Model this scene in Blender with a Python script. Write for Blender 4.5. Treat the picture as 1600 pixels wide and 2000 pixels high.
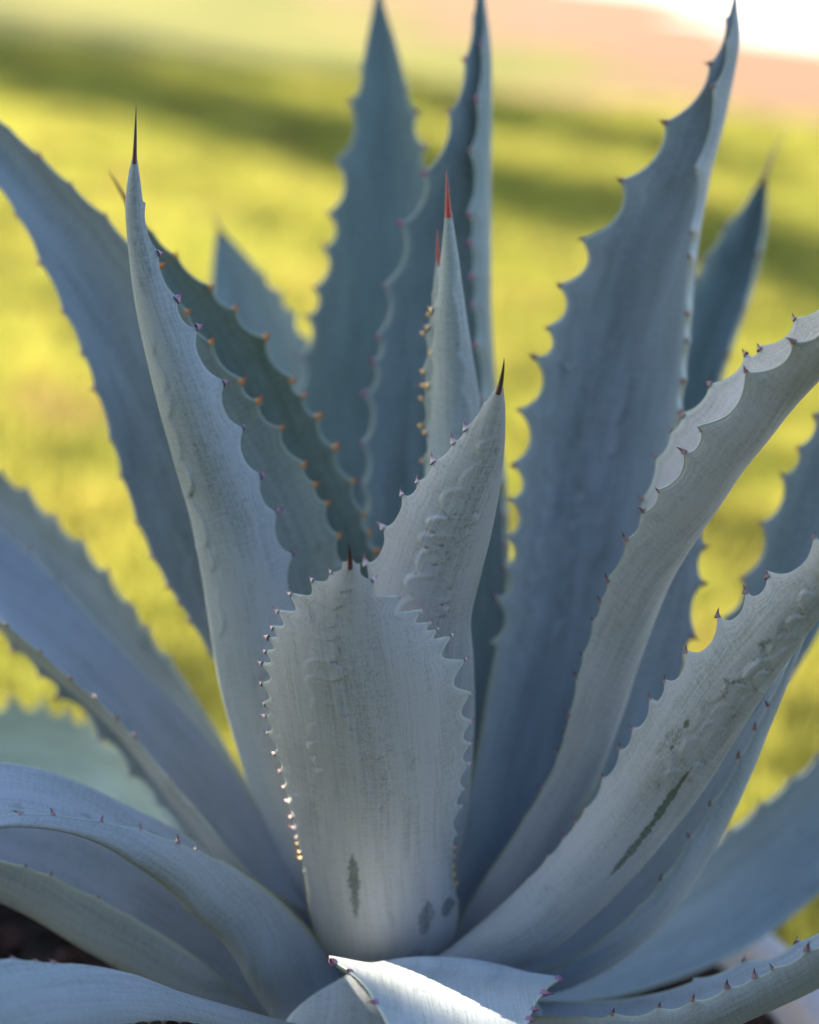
import bpy, math, random
import numpy as np
from mathutils import Vector, Matrix

for o in list(bpy.data.objects):
    bpy.data.objects.remove(o, do_unlink=True)
scene = bpy.context.scene
COL = scene.collection
R = math.radians

# ------------------------------------------------------------------ camera
FPX, PITCH, ROLL, CAM_H = 3488.0, R(20.0), R(6.0), 1.22
cam_data = bpy.data.cameras.new('camera')
cam = bpy.data.objects.new('camera', cam_data)
COL.objects.link(cam)
cam.location = (0, 0, CAM_H)
cam.rotation_euler = (Matrix.Rotation(math.pi / 2 - PITCH, 3, 'X') @ Matrix.Rotation(ROLL, 3, 'Z')).to_euler()
cam_data.sensor_fit = 'VERTICAL'
cam_data.sensor_height = 36.0
cam_data.sensor_width = 28.8
cam_data.lens = 36.0 * FPX / 2000.0
cam_data.clip_start = 0.02
cam_data.clip_end = 2000
cam_data.dof.use_dof = True
cam_data.dof.focus_distance = 1.11
cam_data.dof.aperture_fstop = 2.0
cam_data.dof.aperture_blades = 0
scene.camera = cam

# ------------------------------------------------------------------ light
SUN_AZ, SUN_EL = R(54.0), R(27.0)          # azimuth: left of straight ahead
to_sun = Vector((-math.sin(SUN_AZ) * math.cos(SUN_EL), math.cos(SUN_AZ) * math.cos(SUN_EL), math.sin(SUN_EL)))
world = bpy.data.worlds.new('World')
scene.world = world
world.use_nodes = True
wn = world.node_tree
bg = wn.nodes['Background']
sky = wn.nodes.new('ShaderNodeTexSky')
sky.sky_type = 'NISHITA'
sky.sun_disc = False
sky.sun_elevation = SUN_EL
sky.sun_rotation = -SUN_AZ
wn.links.new(sky.outputs[0], bg.inputs[0])
bg.inputs[1].default_value = 0.085
sun_data = bpy.data.lights.new('sun', 'SUN')
sun_data.energy = 4.6
sun_data.angle = R(0.53)
sun_data.color = (1.0, 0.86, 0.64)
sun = bpy.data.objects.new('sun', sun_data)
COL.objects.link(sun)
sun.rotation_euler = to_sun.to_track_quat('Z', 'Y').to_euler()
sun.location = (-6, 12, 9)
vs = scene.view_settings
vs.view_transform = 'Standard'
vs.look = 'None'
vs.gamma = 1.0
vs.use_curve_mapping = False
vs.exposure = 2.38

# ------------------------------------------------------------------ helpers
CP, SP, CR, SR = math.cos(PITCH), math.sin(PITCH), math.cos(ROLL), math.sin(ROLL)


def unproject(x, y, d):
    """pixel of the 1600x2000 frame + distance along the lens axis -> world point"""
    xr = (x - 800.0) / FPX * d
    yr = (1000.0 - y) / FPX * d
    xc, yc = xr * CR - yr * SR, xr * SR + yr * CR
    return np.array([xc + 0 * d, yc * SP + d * CP, CAM_H + yc * CP - d * SP])


def ground_at(x, y, z=0.0):
    a = unproject(x, y, 1.0) - np.array([0, 0, CAM_H])
    k = (z - CAM_H) / a[2]
    return np.array([a[0] * k, a[1] * k, z])


def tag(o, label=None, cat=None, group=None, kind=None):
    if label: o['label'] = label
    if cat: o['category'] = cat
    if group: o['group'] = group
    if kind: o['kind'] = kind
    return o


def link(name, data, mat=None, parent=None):
    o = bpy.data.objects.new(name, data)
    COL.objects.link(o)
    if mat is not None and data is not None and len(data.materials) == 0:
        data.materials.append(mat)
    if parent is not None:
        o.parent = parent
    return o


def np_mesh(name, verts, faces, smooth=True):
    """verts (n,3), faces (m,3 or 4)"""
    verts = np.asarray(verts, dtype=np.float32)
    faces = np.asarray(faces, dtype=np.int32)
    me = bpy.data.meshes.new(name)
    k = faces.shape[1]
    me.vertices.add(len(verts))
    me.vertices.foreach_set('co', verts.ravel())
    me.loops.add(faces.size)
    me.loops.foreach_set('vertex_index', faces.ravel())
    me.polygons.add(len(faces))
    me.polygons.foreach_set('loop_start', np.arange(0, faces.size, k, dtype=np.int32))
    me.polygons.foreach_set('loop_total', np.full(len(faces), k, dtype=np.int32))
    me.polygons.foreach_set('use_smooth', np.full(len(faces), smooth, dtype=bool))
    me.update(calc_edges=True)
    return me


class NT:
    def __init__(self, name):
        self.mat = bpy.data.materials.new(name)
        self.mat.use_nodes = True
        self.t = self.mat.node_tree
        self.t.nodes.clear()
        self.out = self.n('ShaderNodeOutputMaterial')

    def n(self, typ, **kw):
        nd = self.t.nodes.new(typ)
        for k, v in kw.items():
            setattr(nd, k, v)
        return nd

    def put(self, sock, v):
        if isinstance(v, bpy.types.NodeSocket):
            self.t.links.new(v, sock)
        elif v is not None:
            if isinstance(v, (tuple, list)) and len(v) == 3 and sock.type == 'RGBA':
                v = (*v, 1.0)
            sock.default_value = v

    def math(self, op, a, b=None, c=None, clamp=False):
        nd = self.n('ShaderNodeMath', operation=op, use_clamp=clamp)
        self.put(nd.inputs[0], a)
        self.put(nd.inputs[1], b)
        self.put(nd.inputs[2], c)
        return nd.outputs[0]

    def mix(self, fac, a, b):
        nd = self.n('ShaderNodeMix', data_type='RGBA')
        self.put(nd.inputs['Factor'], fac)
        self.put(nd.inputs[6], a)
        self.put(nd.inputs[7], b)
        return nd.outputs[2]

    def noise(self, vec, scale, detail=3, rough=0.5, lac=2.0):
        nd = self.n('ShaderNodeTexNoise')
        if vec is not None: self.put(nd.inputs['Vector'], vec)
        nd.inputs['Scale'].default_value = scale
        nd.inputs['Detail'].default_value = detail
        nd.inputs['Roughness'].default_value = rough
        nd.inputs['Lacunarity'].default_value = lac
        return nd.outputs[0]

    def ramp(self, fac, lo, hi):
        nd = self.n('ShaderNodeMapRange', interpolation_type='SMOOTHSTEP')
        self.put(nd.inputs[0], fac)
        nd.inputs[1].default_value = lo
        nd.inputs[2].default_value = hi
        return nd.outputs[0]

    def mapping(self, vec, scale, loc=(0, 0, 0)):
        nd = self.n('ShaderNodeMapping')
        self.put(nd.inputs[0], vec)
        nd.inputs['Scale'].default_value = scale
        nd.inputs['Location'].default_value = loc
        return nd.outputs[0]

    def bsdf(self, color, rough=0.6, normal=None, spec=0.4, **kw):
        b = self.n('ShaderNodeBsdfPrincipled')
        self.put(b.inputs['Base Color'], color)
        self.put(b.inputs['Roughness'], rough)
        self.put(b.inputs['Specular IOR Level'], spec)
        if normal is not None: self.put(b.inputs['Normal'], normal)
        for k, v in kw.items():
            self.put(b.inputs[k], v)
        return b.outputs[0]

    def bump(self, height, strength=0.3, dist=0.001, normal=None):
        nd = self.n('ShaderNodeBump')
        nd.inputs['Strength'].default_value = strength
        nd.inputs['Distance'].default_value = dist
        self.put(nd.inputs['Height'], height)
        if normal is not None: self.put(nd.inputs['Normal'], normal)
        return nd.outputs[0]

    def done(self, shader):
        self.t.links.new(shader, self.out.inputs[0])
        return self.mat


# ------------------------------------------------------------------ materials
def leaf_material(name, wax, green, bloom=0.85, seed=0.0):
    """glaucous agave skin: green flesh under an uneven, streaked coat of pale wax"""
    m = NT(name)
    uv = m.n('ShaderNodeUVMap', uv_map='leaf_uv').outputs[0]
    dat = m.n('ShaderNodeVertexColor', layer_name='leaf_data').outputs[0]
    sep = m.n('ShaderNodeSeparateColor')
    m.put(sep.inputs[0], dat)
    edge, along, scar = sep.outputs[0], sep.outputs[1], sep.outputs[2]
    streak = m.noise(m.mapping(uv, (520, 16, 1), (seed, seed, 0)), 1.0, 4, 0.6)
    broad = m.noise(m.mapping(uv, (60, 9, 1), (seed * 2, 3, 0)), 1.0, 4, 0.6)
    speck = m.noise(m.mapping(uv, (900, 420, 1), (seed, 7, 0)), 1.0, 3, 0.7)
    cross = m.noise(m.mapping(uv, (70, 480, 1), (seed, 1, 0)), 1.0, 3, 0.6)
    blot = m.noise(m.mapping(uv, (38, 24, 1), (seed * 3, 11, 0)), 1.0, 5, 0.65)
    f = m.math('MULTIPLY_ADD', m.math('SUBTRACT', streak, 0.5), 0.85, bloom)
    f = m.math('MULTIPLY_ADD', m.math('SUBTRACT', broad, 0.5), 1.0, f)
    f = m.math('MULTIPLY_ADD', m.math('SUBTRACT', speck, 0.5), 0.95, f)
    f = m.math('MULTIPLY_ADD', m.math('SUBTRACT', cross, 0.5), 0.55, f)
    worn = m.ramp(blot, 0.60, 0.76)
    f = m.math('MULTIPLY_ADD', worn, -0.42, f)
    rag = m.math('MULTIPLY_ADD', m.math('SUBTRACT', m.noise(m.mapping(uv, (620, 240, 1)), 1.0, 3, 0.7), 0.5), 1.5, scar)
    scar = m.math('MULTIPLY', m.ramp(rag, 0.10, 0.95), m.ramp(scar, 0.03, 0.35))
    f = m.math('MULTIPLY_ADD', scar, -0.85, f, clamp=True)
    col = m.mix(f, green, wax)
    rim = m.ramp(edge, 0.955, 0.995)
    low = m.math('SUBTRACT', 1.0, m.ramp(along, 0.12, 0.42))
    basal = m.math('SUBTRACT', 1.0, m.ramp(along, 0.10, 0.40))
    col = m.mix(m.math('MULTIPLY', basal, 0.35), col, (0.20, 0.26, 0.36))  # bluish base tissue; its slight darkening also stands in for shade between leaf bases
    rimcol = m.mix(low, (0.50, 0.56, 0.47), (0.30, 0.31, 0.10))
    col = m.mix(m.math('MULTIPLY', rim, 0.65), col, rimcol)
    h = m.math('ADD', m.math('MULTIPLY', streak, 0.6), m.math('MULTIPLY', speck, 0.35))
    h = m.math('MULTIPLY_ADD', broad, 0.8, h)
    nrm = m.bump(h, 0.5, 0.0013)
    rough = m.math('MULTIPLY_ADD', f, 0.22, 0.40)
    sh = m.bsdf(col, rough, nrm, 0.35)
    return m.done(sh)


def tooth_material(name, base, tip):
    m = NT(name)
    g = m.n('ShaderNodeTexCoord').outputs['Generated']
    sp = m.n('ShaderNodeSeparateXYZ')
    m.put(sp.inputs[0], g)
    nz = m.noise(g, 5.0, 3)
    f = m.math('MULTIPLY_ADD', m.math('SUBTRACT', nz, 0.5), 0.5, sp.outputs[2])
    col = m.mix(m.ramp(f, 0.12, 0.75), base, tip)
    return m.done(m.bsdf(col, 0.42, None, 0.5))


TOOTH = {
    'purple': tooth_material('tooth_purple', (0.40, 0.20, 0.30), (0.16, 0.05, 0.09)),
    'pink': tooth_material('tooth_pink', (0.60, 0.48, 0.50), (0.34, 0.13, 0.17)),
    'orange': tooth_material('tooth_orange', (0.62, 0.30, 0.10), (0.62, 0.14, 0.04)),
    'yellow': tooth_material('tooth_yellow', (0.72, 0.50, 0.20), (0.58, 0.25, 0.07)),
    'brown': tooth_material('tooth_brown', (0.30, 0.17, 0.17), (0.09, 0.03, 0.03)),
    'magenta': tooth_material('tooth_magenta', (0.45, 0.16, 0.26), (0.36, 0.05, 0.10)),
}
SPINE = {
    'brown': tooth_material('spine_brown', (0.10, 0.03, 0.025), (0.030, 0.012, 0.010)),
    'red': tooth_material('spine_red', (0.50, 0.05, 0.04), (0.42, 0.06, 0.04)),
    'pale': tooth_material('spine_pale', (0.36, 0.16, 0.10), (0.40, 0.27, 0.16)),
}


def lawn_material():
    m = NT('lawn')
    g = m.n('ShaderNodeTexCoord').outputs['Object']
    a = m.noise(g, 0.8, 4, 0.6)
    b = m.noise(g, 3.5, 4, 0.6)
    c = m.noise(m.mapping(g, (1, 1, 1), (9, 4, 0)), 22.0, 3, 0.6)
    col = m.mix(m.ramp(a, 0.35, 0.68), (0.215, 0.20, 0.052), (0.13, 0.145, 0.034))
    col = m.mix(m.math('MULTIPLY', m.ramp(b, 0.55, 0.75), 0.7), col, (0.30, 0.20, 0.07))
    col = m.mix(m.math('MULTIPLY', m.ramp(c, 0.45, 0.75), 0.5), col, (0.06, 0.07, 0.012))
    return m.done(m.bsdf(col, 0.9, m.bump(c, 0.6, 0.02), 0.1))


def simple_noise_material(name, c1, c2, scale, rough=0.85, bump=0.4, dist=0.004):
    m = NT(name)
    g = m.n('ShaderNodeTexCoord').outputs['Object']
    a = m.noise(g, scale, 5, 0.62)
    b = m.noise(g, scale * 7.3, 3, 0.6)
    col = m.mix(m.ramp(m.math('MULTIPLY_ADD', b, 0.4, m.math('MULTIPLY', a, 0.7)), 0.35, 0.75), c1, c2)
    return m.done(m.bsdf(col, rough, m.bump(m.math('ADD', a, m.math('MULTIPLY', b, 0.5)), bump, dist), 0.3))


def blade_material(name, c1, c2, patchy=False):
    m = NT(name)
    g = m.n('ShaderNodeTexCoord').outputs['Object']
    a = m.noise(g, 2.3, 4, 0.65)
    b = m.noise(g, 60.0, 2, 0.6)
    col = m.mix(m.ramp(m.math('MULTIPLY_ADD', b, 0.5, m.math('MULTIPLY', a, 0.5)), 0.40, 0.60), c1, c2)
    if patchy:
        pn = m.noise(m.mapping(g, (1, 1, 1), (4, 2, 0)), 3.1, 4, 0.65)
        col = m.mix(m.math('MULTIPLY', m.ramp(pn, 0.49, 0.62), 0.8), col, (0.085, 0.10, 0.03))
        pb = m.noise(m.mapping(g, (1, 1, 1), (14, 8, 0)), 2.6, 4, 0.65)
        col = m.mix(m.math('MULTIPLY', m.ramp(pb, 0.56, 0.66), 0.7), col, (0.30, 0.21, 0.10))
    d = m.n('ShaderNodeBsdfDiffuse')
    m.put(d.inputs[0], col)
    t = m.n('ShaderNodeBsdfTranslucent')
    m.put(t.inputs[0], col)
    mx = m.n('ShaderNodeMixShader')
    mx.inputs[0].default_value = 0.55
    m.t.links.new(d.outputs[0], mx.inputs[1])
    m.t.links.new(t.outputs[0], mx.inputs[2])
    return m.done(mx.outputs[0])


M_LAWN = lawn_material()
M_BLADE = blade_material('grass_blade', (0.48, 0.435, 0.10), (0.30, 0.33, 0.065), True)
M_DIRT = simple_noise_material('dry_earth', (0.225, 0.125, 0.07), (0.18, 0.10, 0.05), 2.0)
M_CONC = simple_noise_material('pale_concrete', (0.78, 0.74, 0.70), (0.68, 0.64, 0.60), 1.5)
M_SOIL = simple_noise_material('soil', (0.016, 0.010, 0.008), (0.032, 0.020, 0.015), 30.0, 0.95, 1.0, 0.01)
M_BARK_CHIP = simple_noise_material('bark_chip', (0.05, 0.018, 0.012), (0.024, 0.011, 0.009), 40.0, 0.9)
M_POT = simple_noise_material('pot_glaze', (0.30, 0.29, 0.33), (0.36, 0.35, 0.39), 9.0, 0.6, 0.25, 0.003)
M_TRUNK = simple_noise_material('tree_bark', (0.10, 0.07, 0.05), (0.16, 0.12, 0.09), 8.0)
M_TREELEAF = blade_material('tree_leaf', (0.06, 0.10, 0.03), (0.04, 0.075, 0.02))
M_STEM = simple_noise_material('agave_stem', (0.22, 0.24, 0.20), (0.14, 0.15, 0.10), 30.0)

# ------------------------------------------------------------------ setting
def sheet(name, pts, z, mat, label):
    me = bpy.data.meshes.new(name)
    me.from_pydata([(p[0], p[1], z) for p in pts], [], [list(range(len(pts)))])
    o = link(name, me, mat)
    return tag(o, label, name.replace('_', ' '), None, 'structure')


sheet('lawn', [(-900, -900), (900, -900), (900, 900), (-900, 900)], 0.0, M_LAWN, 'sunlit yellow green lawn with bands of shade behind the plant')
# the dry strip and the pale pavement lie behind the lawn and run down towards the right
p0, p1 = ground_at(980, 90)[:2], ground_at(1600, 310)[:2]
dv = (p1 - p0) / np.linalg.norm(p1 - p0)
nv = np.array([-dv[1], dv[0]])
if nv[1] < 0: nv = -nv
q0, q1 = ground_at(1220, -20)[:2], ground_at(1600, 84)[:2]
qd = (q1 - q0) / np.linalg.norm(q1 - q0)
qn = np.array([-qd[1], qd[0]])
if qn[1] < 0: qn = -qn
wav = [p0 + dv * k + nv * (0.8 * math.sin(k * 1.7) + 0.6 * math.sin(k * 4.1 + 1) + 0.35 * math.sin(k * 9.3)) for k in np.arange(-60, 60, 0.2)]
sheet('dry_earth_strip', [*wav, q1 + qd * 60 + qn * 0.5, q0 - qd * 60 + qn * 0.5], 0.004, M_DIRT, 'strip of dry orange earth between lawn and pale pavement')
wav = [q0 + qd * k + qn * (0.7 * math.sin(k * 1.1) + 0.5 * math.sin(k * 3.1 + 1)) for k in np.arange(-60, 60, 0.2)]
sheet('pavement', [*wav, q1 + qd * 60 + qn * 26, q0 - qd * 60 + qn * 26], 0.010, M_CONC, 'glaring pale pavement at the top right beyond the earth')

# grass blades in the near lawn
rng = np.random.default_rng(7)


def make_grass():
    V, F = [], []
    n = 420000
    y = -0.4 + (rng.random(n) ** 1.25) * 11.0
    x = (rng.random(n) - 0.5) * 2 * (1.7 + y * 0.30)
    keep = (x ** 2 + (y - 1.1) ** 2) > 0.42 ** 2
    x, y = x[keep], y[keep]
    n = len(x)
    ang = rng.random(n) * 2 * np.pi
    h = (0.022 + 0.035 * rng.random(n)) * (1 + 0.5 * np.sin(x * 3.1 + 1.2 * y) * np.sin(y * 2.3))
    w = 0.0026 + 0.0024 * rng.random(n) + 0.0008 * np.abs(y)
    lean = h * (0.2 + 0.7 * rng.random(n))
    la = rng.random(n) * 2 * np.pi
    c, s = np.cos(ang) * w, np.sin(ang) * w
    a = np.stack([x - c, y - s, np.zeros(n)], 1)
    b = np.stack([x + c, y + s, np.zeros(n)], 1)
    t = np.stack([x + np.cos(la) * lean, y + np.sin(la) * lean, h], 1)
    V = np.stack([a, b, t], 1).reshape(-1, 3)
    F = np.arange(3 * n).reshape(-1, 3)
    o = link('grass', np_mesh('grass', V, F, False), M_BLADE)
    tag(o, 'short yellow green grass blades of the blurred lawn', 'grass', None, 'stuff')


make_grass()

# ------------------------------------------------------------------ pot
BASE = unproject(745, 1905, 1.30)
SOIL_Z = BASE[2] - 0.095


def lathe(name, prof, seg=72):
    V, F = [], []
    for r, z in prof:
        for k in range(seg):
            a = 2 * math.pi * k / seg
            V.append((r * math.cos(a), r * math.sin(a), z))
    for i in range(len(prof) - 1):
        for k in range(seg):
            k2 = (k + 1) % seg
            F.append((i * seg + k, i * seg + k2, (i + 1) * seg + k2, (i + 1) * seg + k))
    return np_mesh(name, V, F)


POT_C = np.array([BASE[0] - 0.015, BASE[1] + 0.0])
POT_R = 0.405
pot = bpy.data.objects.new('plant_pot', None)
COL.objects.link(pot)
pot.location = (POT_C[0], POT_C[1], 0)
tag(pot, 'round grey planter holding the blue agave', 'pot')
zt = SOIL_Z + 0.035
link('pot_wall', lathe('pot_wall', [(0.01, 0.012), (0.20, 0.012), (0.215, 0.02), (0.25, 0.15), (POT_R - 0.02, zt - 0.045),
                                    (POT_R - 0.024, zt - 0.012), (POT_R - 0.04, zt - 0.02), (POT_R - 0.05, SOIL_Z - 0.05)]), M_POT, pot)
link('rim', lathe('rim', [(POT_R - 0.021, zt - 0.05), (POT_R - 0.002, zt - 0.047), (POT_R, zt - 0.04), (POT_R + 0.002, zt - 0.01),
                          (POT_R - 0.003, zt - 0.002), (POT_R - 0.012, zt), (POT_R - 0.030, zt - 0.001), (POT_R - 0.037, zt - 0.007), (POT_R - 0.039, zt - 0.05)]), M_POT, pot)


def make_soil():
    seg, rings = 96, 40
    V, F = [(0, 0, 0)], []
    for i in range(1, rings + 1):
        r = (POT_R - 0.0385) * i / rings
        for k in range(seg):
            a = 2 * math.pi * k / seg
            V.append((r * math.cos(a), r * math.sin(a), rng.normal(0, 0.0025)))
    me = bpy.data.meshes.new('soil')
    F = [(0, 1 + k, 1 + (k + 1) % seg) for k in range(seg)]
    for i in range(rings - 1):
        for k in range(seg):
            a0 = 1 + i * seg
            k2 = (k + 1) % seg
            F.append((a0 + k, a0 + seg + k, a0 + seg + k2, a0 + k2))
    me.from_pydata(V, [], F)
    o = link('soil', me, M_SOIL)
    o.location = (POT_C[0], POT_C[1], SOIL_Z)
    tag(o, 'dark soil inside the grey planter under the leaves', 'soil', None, 'stuff')
    V, F = [], []
    for i in range(420):
        r = math.sqrt(rng.random()) * (POT_R - 0.055)
        a = rng.random() * 2 * math.pi
        c = Vector((r * math.cos(a), r * math.sin(a), 0.005 + 0.004 * rng.random()))
        rot = Matrix.Rotation(rng.random() * 6.28, 3, 'Z') @ Matrix.Rotation(rng.normal(0, 0.4), 3, 'X')
        lx, ly, lz = 0.006 + 0.012 * rng.random(), 0.003 + 0.006 * rng.random(), 0.0015 + 0.002 * rng.random()
        b0 = len(V)
        for sx, sy, sz in ((-1, -1, -1), (1, -.7, -1), (.8, 1, -1), (-1, .8, -1), (-.9, -.8, 1), (.8, -.8, 1), (1, .7, 1), (-.7, 1, 1)):
            V.append(tuple(c + rot @ Vector((sx * lx, sy * ly, sz * lz))))
        F += [tuple(b0 + k for k in q) for q in ((0, 3, 2, 1), (4, 5, 6, 7), (0, 1, 5, 4), (1, 2, 6, 5), (2, 3, 7, 6), (3, 0, 4, 7))]
    o = link('bark_mulch', np_mesh('bark_mulch', V, F, False), M_BARK_CHIP)
    o.location = (POT_C[0], POT_C[1], SOIL_Z)
    tag(o, 'reddish brown bark chips scattered on the dark soil', 'mulch', None, 'stuff')


make_soil()

# ------------------------------------------------------------------ agave
agave = bpy.data.objects.new('agave_plant', None)
COL.objects.link(agave)
agave.location = Vector(BASE)
tag(agave, 'large blue grey agave rosette with toothed leaves in planter', 'agave')

TOOTH_MESH = {}
for kcol, kmat in TOOTH.items():
    V, F = [], []
    seg, prof = 8, [(0.46, -0.22, 0.0), (0.40, 0.0, 0.0), (0.25, 0.22, 0.03), (0.15, 0.48, 0.10), (0.075, 0.76, 0.22), (0.006, 1.0, 0.36)]
    for r, z, off in prof:
        for k in range(seg):
            a = 2 * math.pi * k / seg
            V.append((r * math.cos(a) + off, r * 0.72 * math.sin(a), z))
    for i in range(len(prof) - 1):
        for k in range(seg):
            k2 = (k + 1) % seg
            F.append((i * seg + k, i * seg + k2, (i + 1) * seg + k2, (i + 1) * seg + k))
    me = np_mesh('tooth_' + kcol, V, F)
    me.materials.append(kmat)
    TOOTH_MESH[kcol] = (me, np.array(V), np.array(F))


def crom(pts, n):
    """smooth polyline through pts, n samples even in arc length"""
    P = np.asarray(pts, dtype=float)
    if len(P) == 2:
        P = np.array([P[0], P.mean(0), P[1]])
    E = np.vstack([2 * P[0] - P[1], P, 2 * P[-1] - P[-2]])
    out = []
    for i in range(1, len(E) - 2):
        p0, p1, p2, p3 = E[i - 1], E[i], E[i + 1], E[i + 2]
        d0 = max(np.linalg.norm(p1 - p0), 1e-6) ** .5
        d1 = max(np.linalg.norm(p2 - p1), 1e-6) ** .5
        d2 = max(np.linalg.norm(p3 - p2), 1e-6) ** .5
        m1 = (p1 - p0) / d0 - (p2 - p0) / (d0 + d1) + (p2 - p1) / d1
        m2 = (p2 - p1) / d1 - (p3 - p1) / (d1 + d2) + (p3 - p2) / d2
        m1, m2 = m1 * d1, m2 * d1
        for t in np.linspace(0, 1, 24, endpoint=False):
            t2, t3 = t * t, t * t * t
            out.append((2 * t3 - 3 * t2 + 1) * p1 + (t3 - 2 * t2 + t) * m1 + (-2 * t3 + 3 * t2) * p2 + (t3 - t2) * m2)
    out.append(P[-1])
    out = np.array(out)
    s = np.r_[0, np.cumsum(np.linalg.norm(np.diff(out, axis=0), axis=1))]
    q = np.linspace(0, s[-1], n)
    return np.stack([np.interp(q, s, out[:, k]) for k in range(out.shape[1])], 1)


def norm(a):
    return a / np.maximum(np.linalg.norm(a, axis=-1, keepdims=True), 1e-9)


def bump_noise(a, b, seed, k=6):
    r = np.random.default_rng(seed)
    h = np.zeros_like(a)
    for i in range(k):
        fa, fb, ph = r.normal(0, 38), r.normal(0, 16), r.random() * 6.28
        h += np.sin(a * fa + b * fb + ph)
    return h / k


leaf_count = 0
all_teeth = []          # (size in pixels, leaf object, matrix, colour)


def leaf(Lp, Rp, d, K=None, face='in', c=0.18, oL=0.0, oR=0.0, oK=0.0, th=0.016, tL=(), tR=(), tcol='purple', tsize=0.0062,
         hb=0.0035, pw=2.2, spine=None, scol='brown', bloom=0.85, wax=(0.36, 0.43, 0.45), green=(0.085, 0.135, 0.115),
         nu=44, nv=170, imprints=(), scars=(), hook=0.15, und=0.0012, label=None, mid=0.5, hprof=None, relief=1.7, tip=True):
    """Lp, Rp: margins from base to tip; K: keel (else bulged from the chord); d: distances along the leaf"""
    global leaf_count
    leaf_count += 1
    seed = leaf_count * 17
    tt = np.linspace(0, 1, nv)
    L2, R2 = crom(Lp, nv), crom(Rp, nv)
    dt = np.array([a for a, b in d]); dv_ = np.array([b for a, b in d])
    dd = np.interp(tt, dt, dv_)
    ker = np.hanning(25); ker /= ker.sum()
    dd = np.convolve(np.r_[np.full(12, dd[0]), dd, np.full(12, dd[-1])], ker, 'valid')
    w = np.linalg.norm(L2 - R2, axis=1)
    if K is not None:
        K2 = crom(K, nv)
        w = np.maximum(w, np.linalg.norm(K2 - (L2 + R2) / 2, axis=1) * 2)
    wn_ = w / w.max()
    PL = unproject(L2[:, 0], L2[:, 1], dd + oL * wn_).T
    PR = unproject(R2[:, 0], R2[:, 1], dd + oR * wn_).T
    chord = PR - PL
    W = np.linalg.norm(chord, axis=1)
    C0 = (PL + PR) / 2
    if K is None:
        T = norm(np.gradient(C0, axis=0))
        nrm = norm(np.cross(chord, T))
        view = norm(C0 - np.array([0, 0, CAM_H]))
        sg = np.sign((nrm * view).sum(1))
        nrm = nrm * sg[:, None]                # pointing away from the camera
        PM = PL + chord * mid + nrm * (c * W)[:, None] * (1 if face == 'in' else -1)
    else:
        PM = unproject(K2[:, 0], K2[:, 1], dd + oK * wn_).T
    # across: denser towards the margins
    k = np.linspace(-1, 1, nu)
    s = np.sign(k) * (1 - (1 - np.abs(k)) ** 1.6)
    u = (s + 1) / 2
    S = (PL[:, None] * ((1 - u) * (1 - 2 * u))[None, :, None] + PM[:, None] * (4 * u * (1 - u))[None, :, None]
         + PR[:, None] * (u * (2 * u - 1))[None, :, None])
    # half width and length in metres
    dS = np.linalg.norm(np.diff(S, axis=1), axis=2)
    a_ = np.concatenate([np.zeros((nv, 1)), np.cumsum(dS, axis=1)], axis=1)
    wid = a_[:, -1]
    A = a_ - wid[:, None] / 2
    ml = np.r_[0, np.cumsum(np.linalg.norm(np.diff(S[:, nu // 2], axis=0), axis=1))]
    B = np.repeat(ml[:, None], nu, axis=1)
    # margins: concave scallops between the teeth
    rr = np.random.default_rng(seed)
    teeth = []
    sgrid = np.broadcast_to(s, (nv, nu))
    for side, spec, P2, PP in ((-1, tL, L2, PL), (1, tR, R2, PR)):
        arc = np.r_[0, np.cumsum(np.linalg.norm(np.diff(PP, axis=0), axis=1))]
        if len(spec) and isinstance(spec[0], str):
            n_, t0, t1 = spec[1:4]
            ts = t0 + (t1 - t0) * (np.arange(n_) + 0.5 + rr.uniform(-.3, .3, n_)) / n_
        else:
            ts = [tt[np.argmin((P2[:, 0] - x) ** 2 + (P2[:, 1] - y) ** 2)] for x, y in spec]
            ts = [t for t in ts if 0.02 < t < 0.985]
        if len(ts) == 0: continue
        ts = np.array(sorted(ts))
        at_ = np.interp(ts, tt, arc)
        gap = np.diff(at_).mean() if len(ts) > 1 else 0.04
        ext = np.r_[at_[0] - gap, at_, at_[-1] + gap]
        idx = np.clip(np.searchsorted(ext, arc) - 1, 0, len(ext) - 2)
        lo, hi = ext[idx], ext[idx + 1]
        f = np.clip((arc - lo) / np.maximum(hi - lo, 1e-5), 0, 1)
        hh = np.minimum(hb * 60 * (hi - lo), 0.017) * np.clip(wid / wid.max() * 1.8, 0.3, 1)
        if hprof is not None: hh = hh * np.interp(tt, hprof[0], hprof[1])
        shape = np.abs(2 * f - 1) ** pw if pw > 0 else 0.6 * (0.5 + 0.5 * np.cos(2 * np.pi * f)) + 0.4 * np.abs(2 * f - 1) ** 3
        disp = hh * (shape - 0.25)
        disp *= np.where((arc < ext[0]) | (arc > ext[-1]), 0, 1)
        outw = norm(S[:, -1] - S[:, -4]) if side > 0 else norm(S[:, 0] - S[:, 3])
        reach = np.clip(0.019 / np.maximum(wid / 2, 1e-4), 0.05, 0.75)[:, None]
        wt = np.clip((sgrid * side - (1 - reach)) / reach, 0, 1) ** 1.5
        S = S + wt[:, :, None] * disp[:, None, None] * outw[:, None, :]
        tang = norm(np.gradient(PP, axis=0))
        for t in ts:
            i = int(round(t * (nv - 1)))
            teeth.append((S[i, -1 if side > 0 else 0].copy(), outw[i], tang[i], t, side))
    # normals of the traced face
    Tu = np.gradient(S, axis=1); Tv = np.gradient(S, axis=0)
    N = norm(np.cross(Tu, Tv))
    cen = S[nv // 3, nu // 2]
    away = cen - np.array([0, 0, CAM_H])
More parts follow.
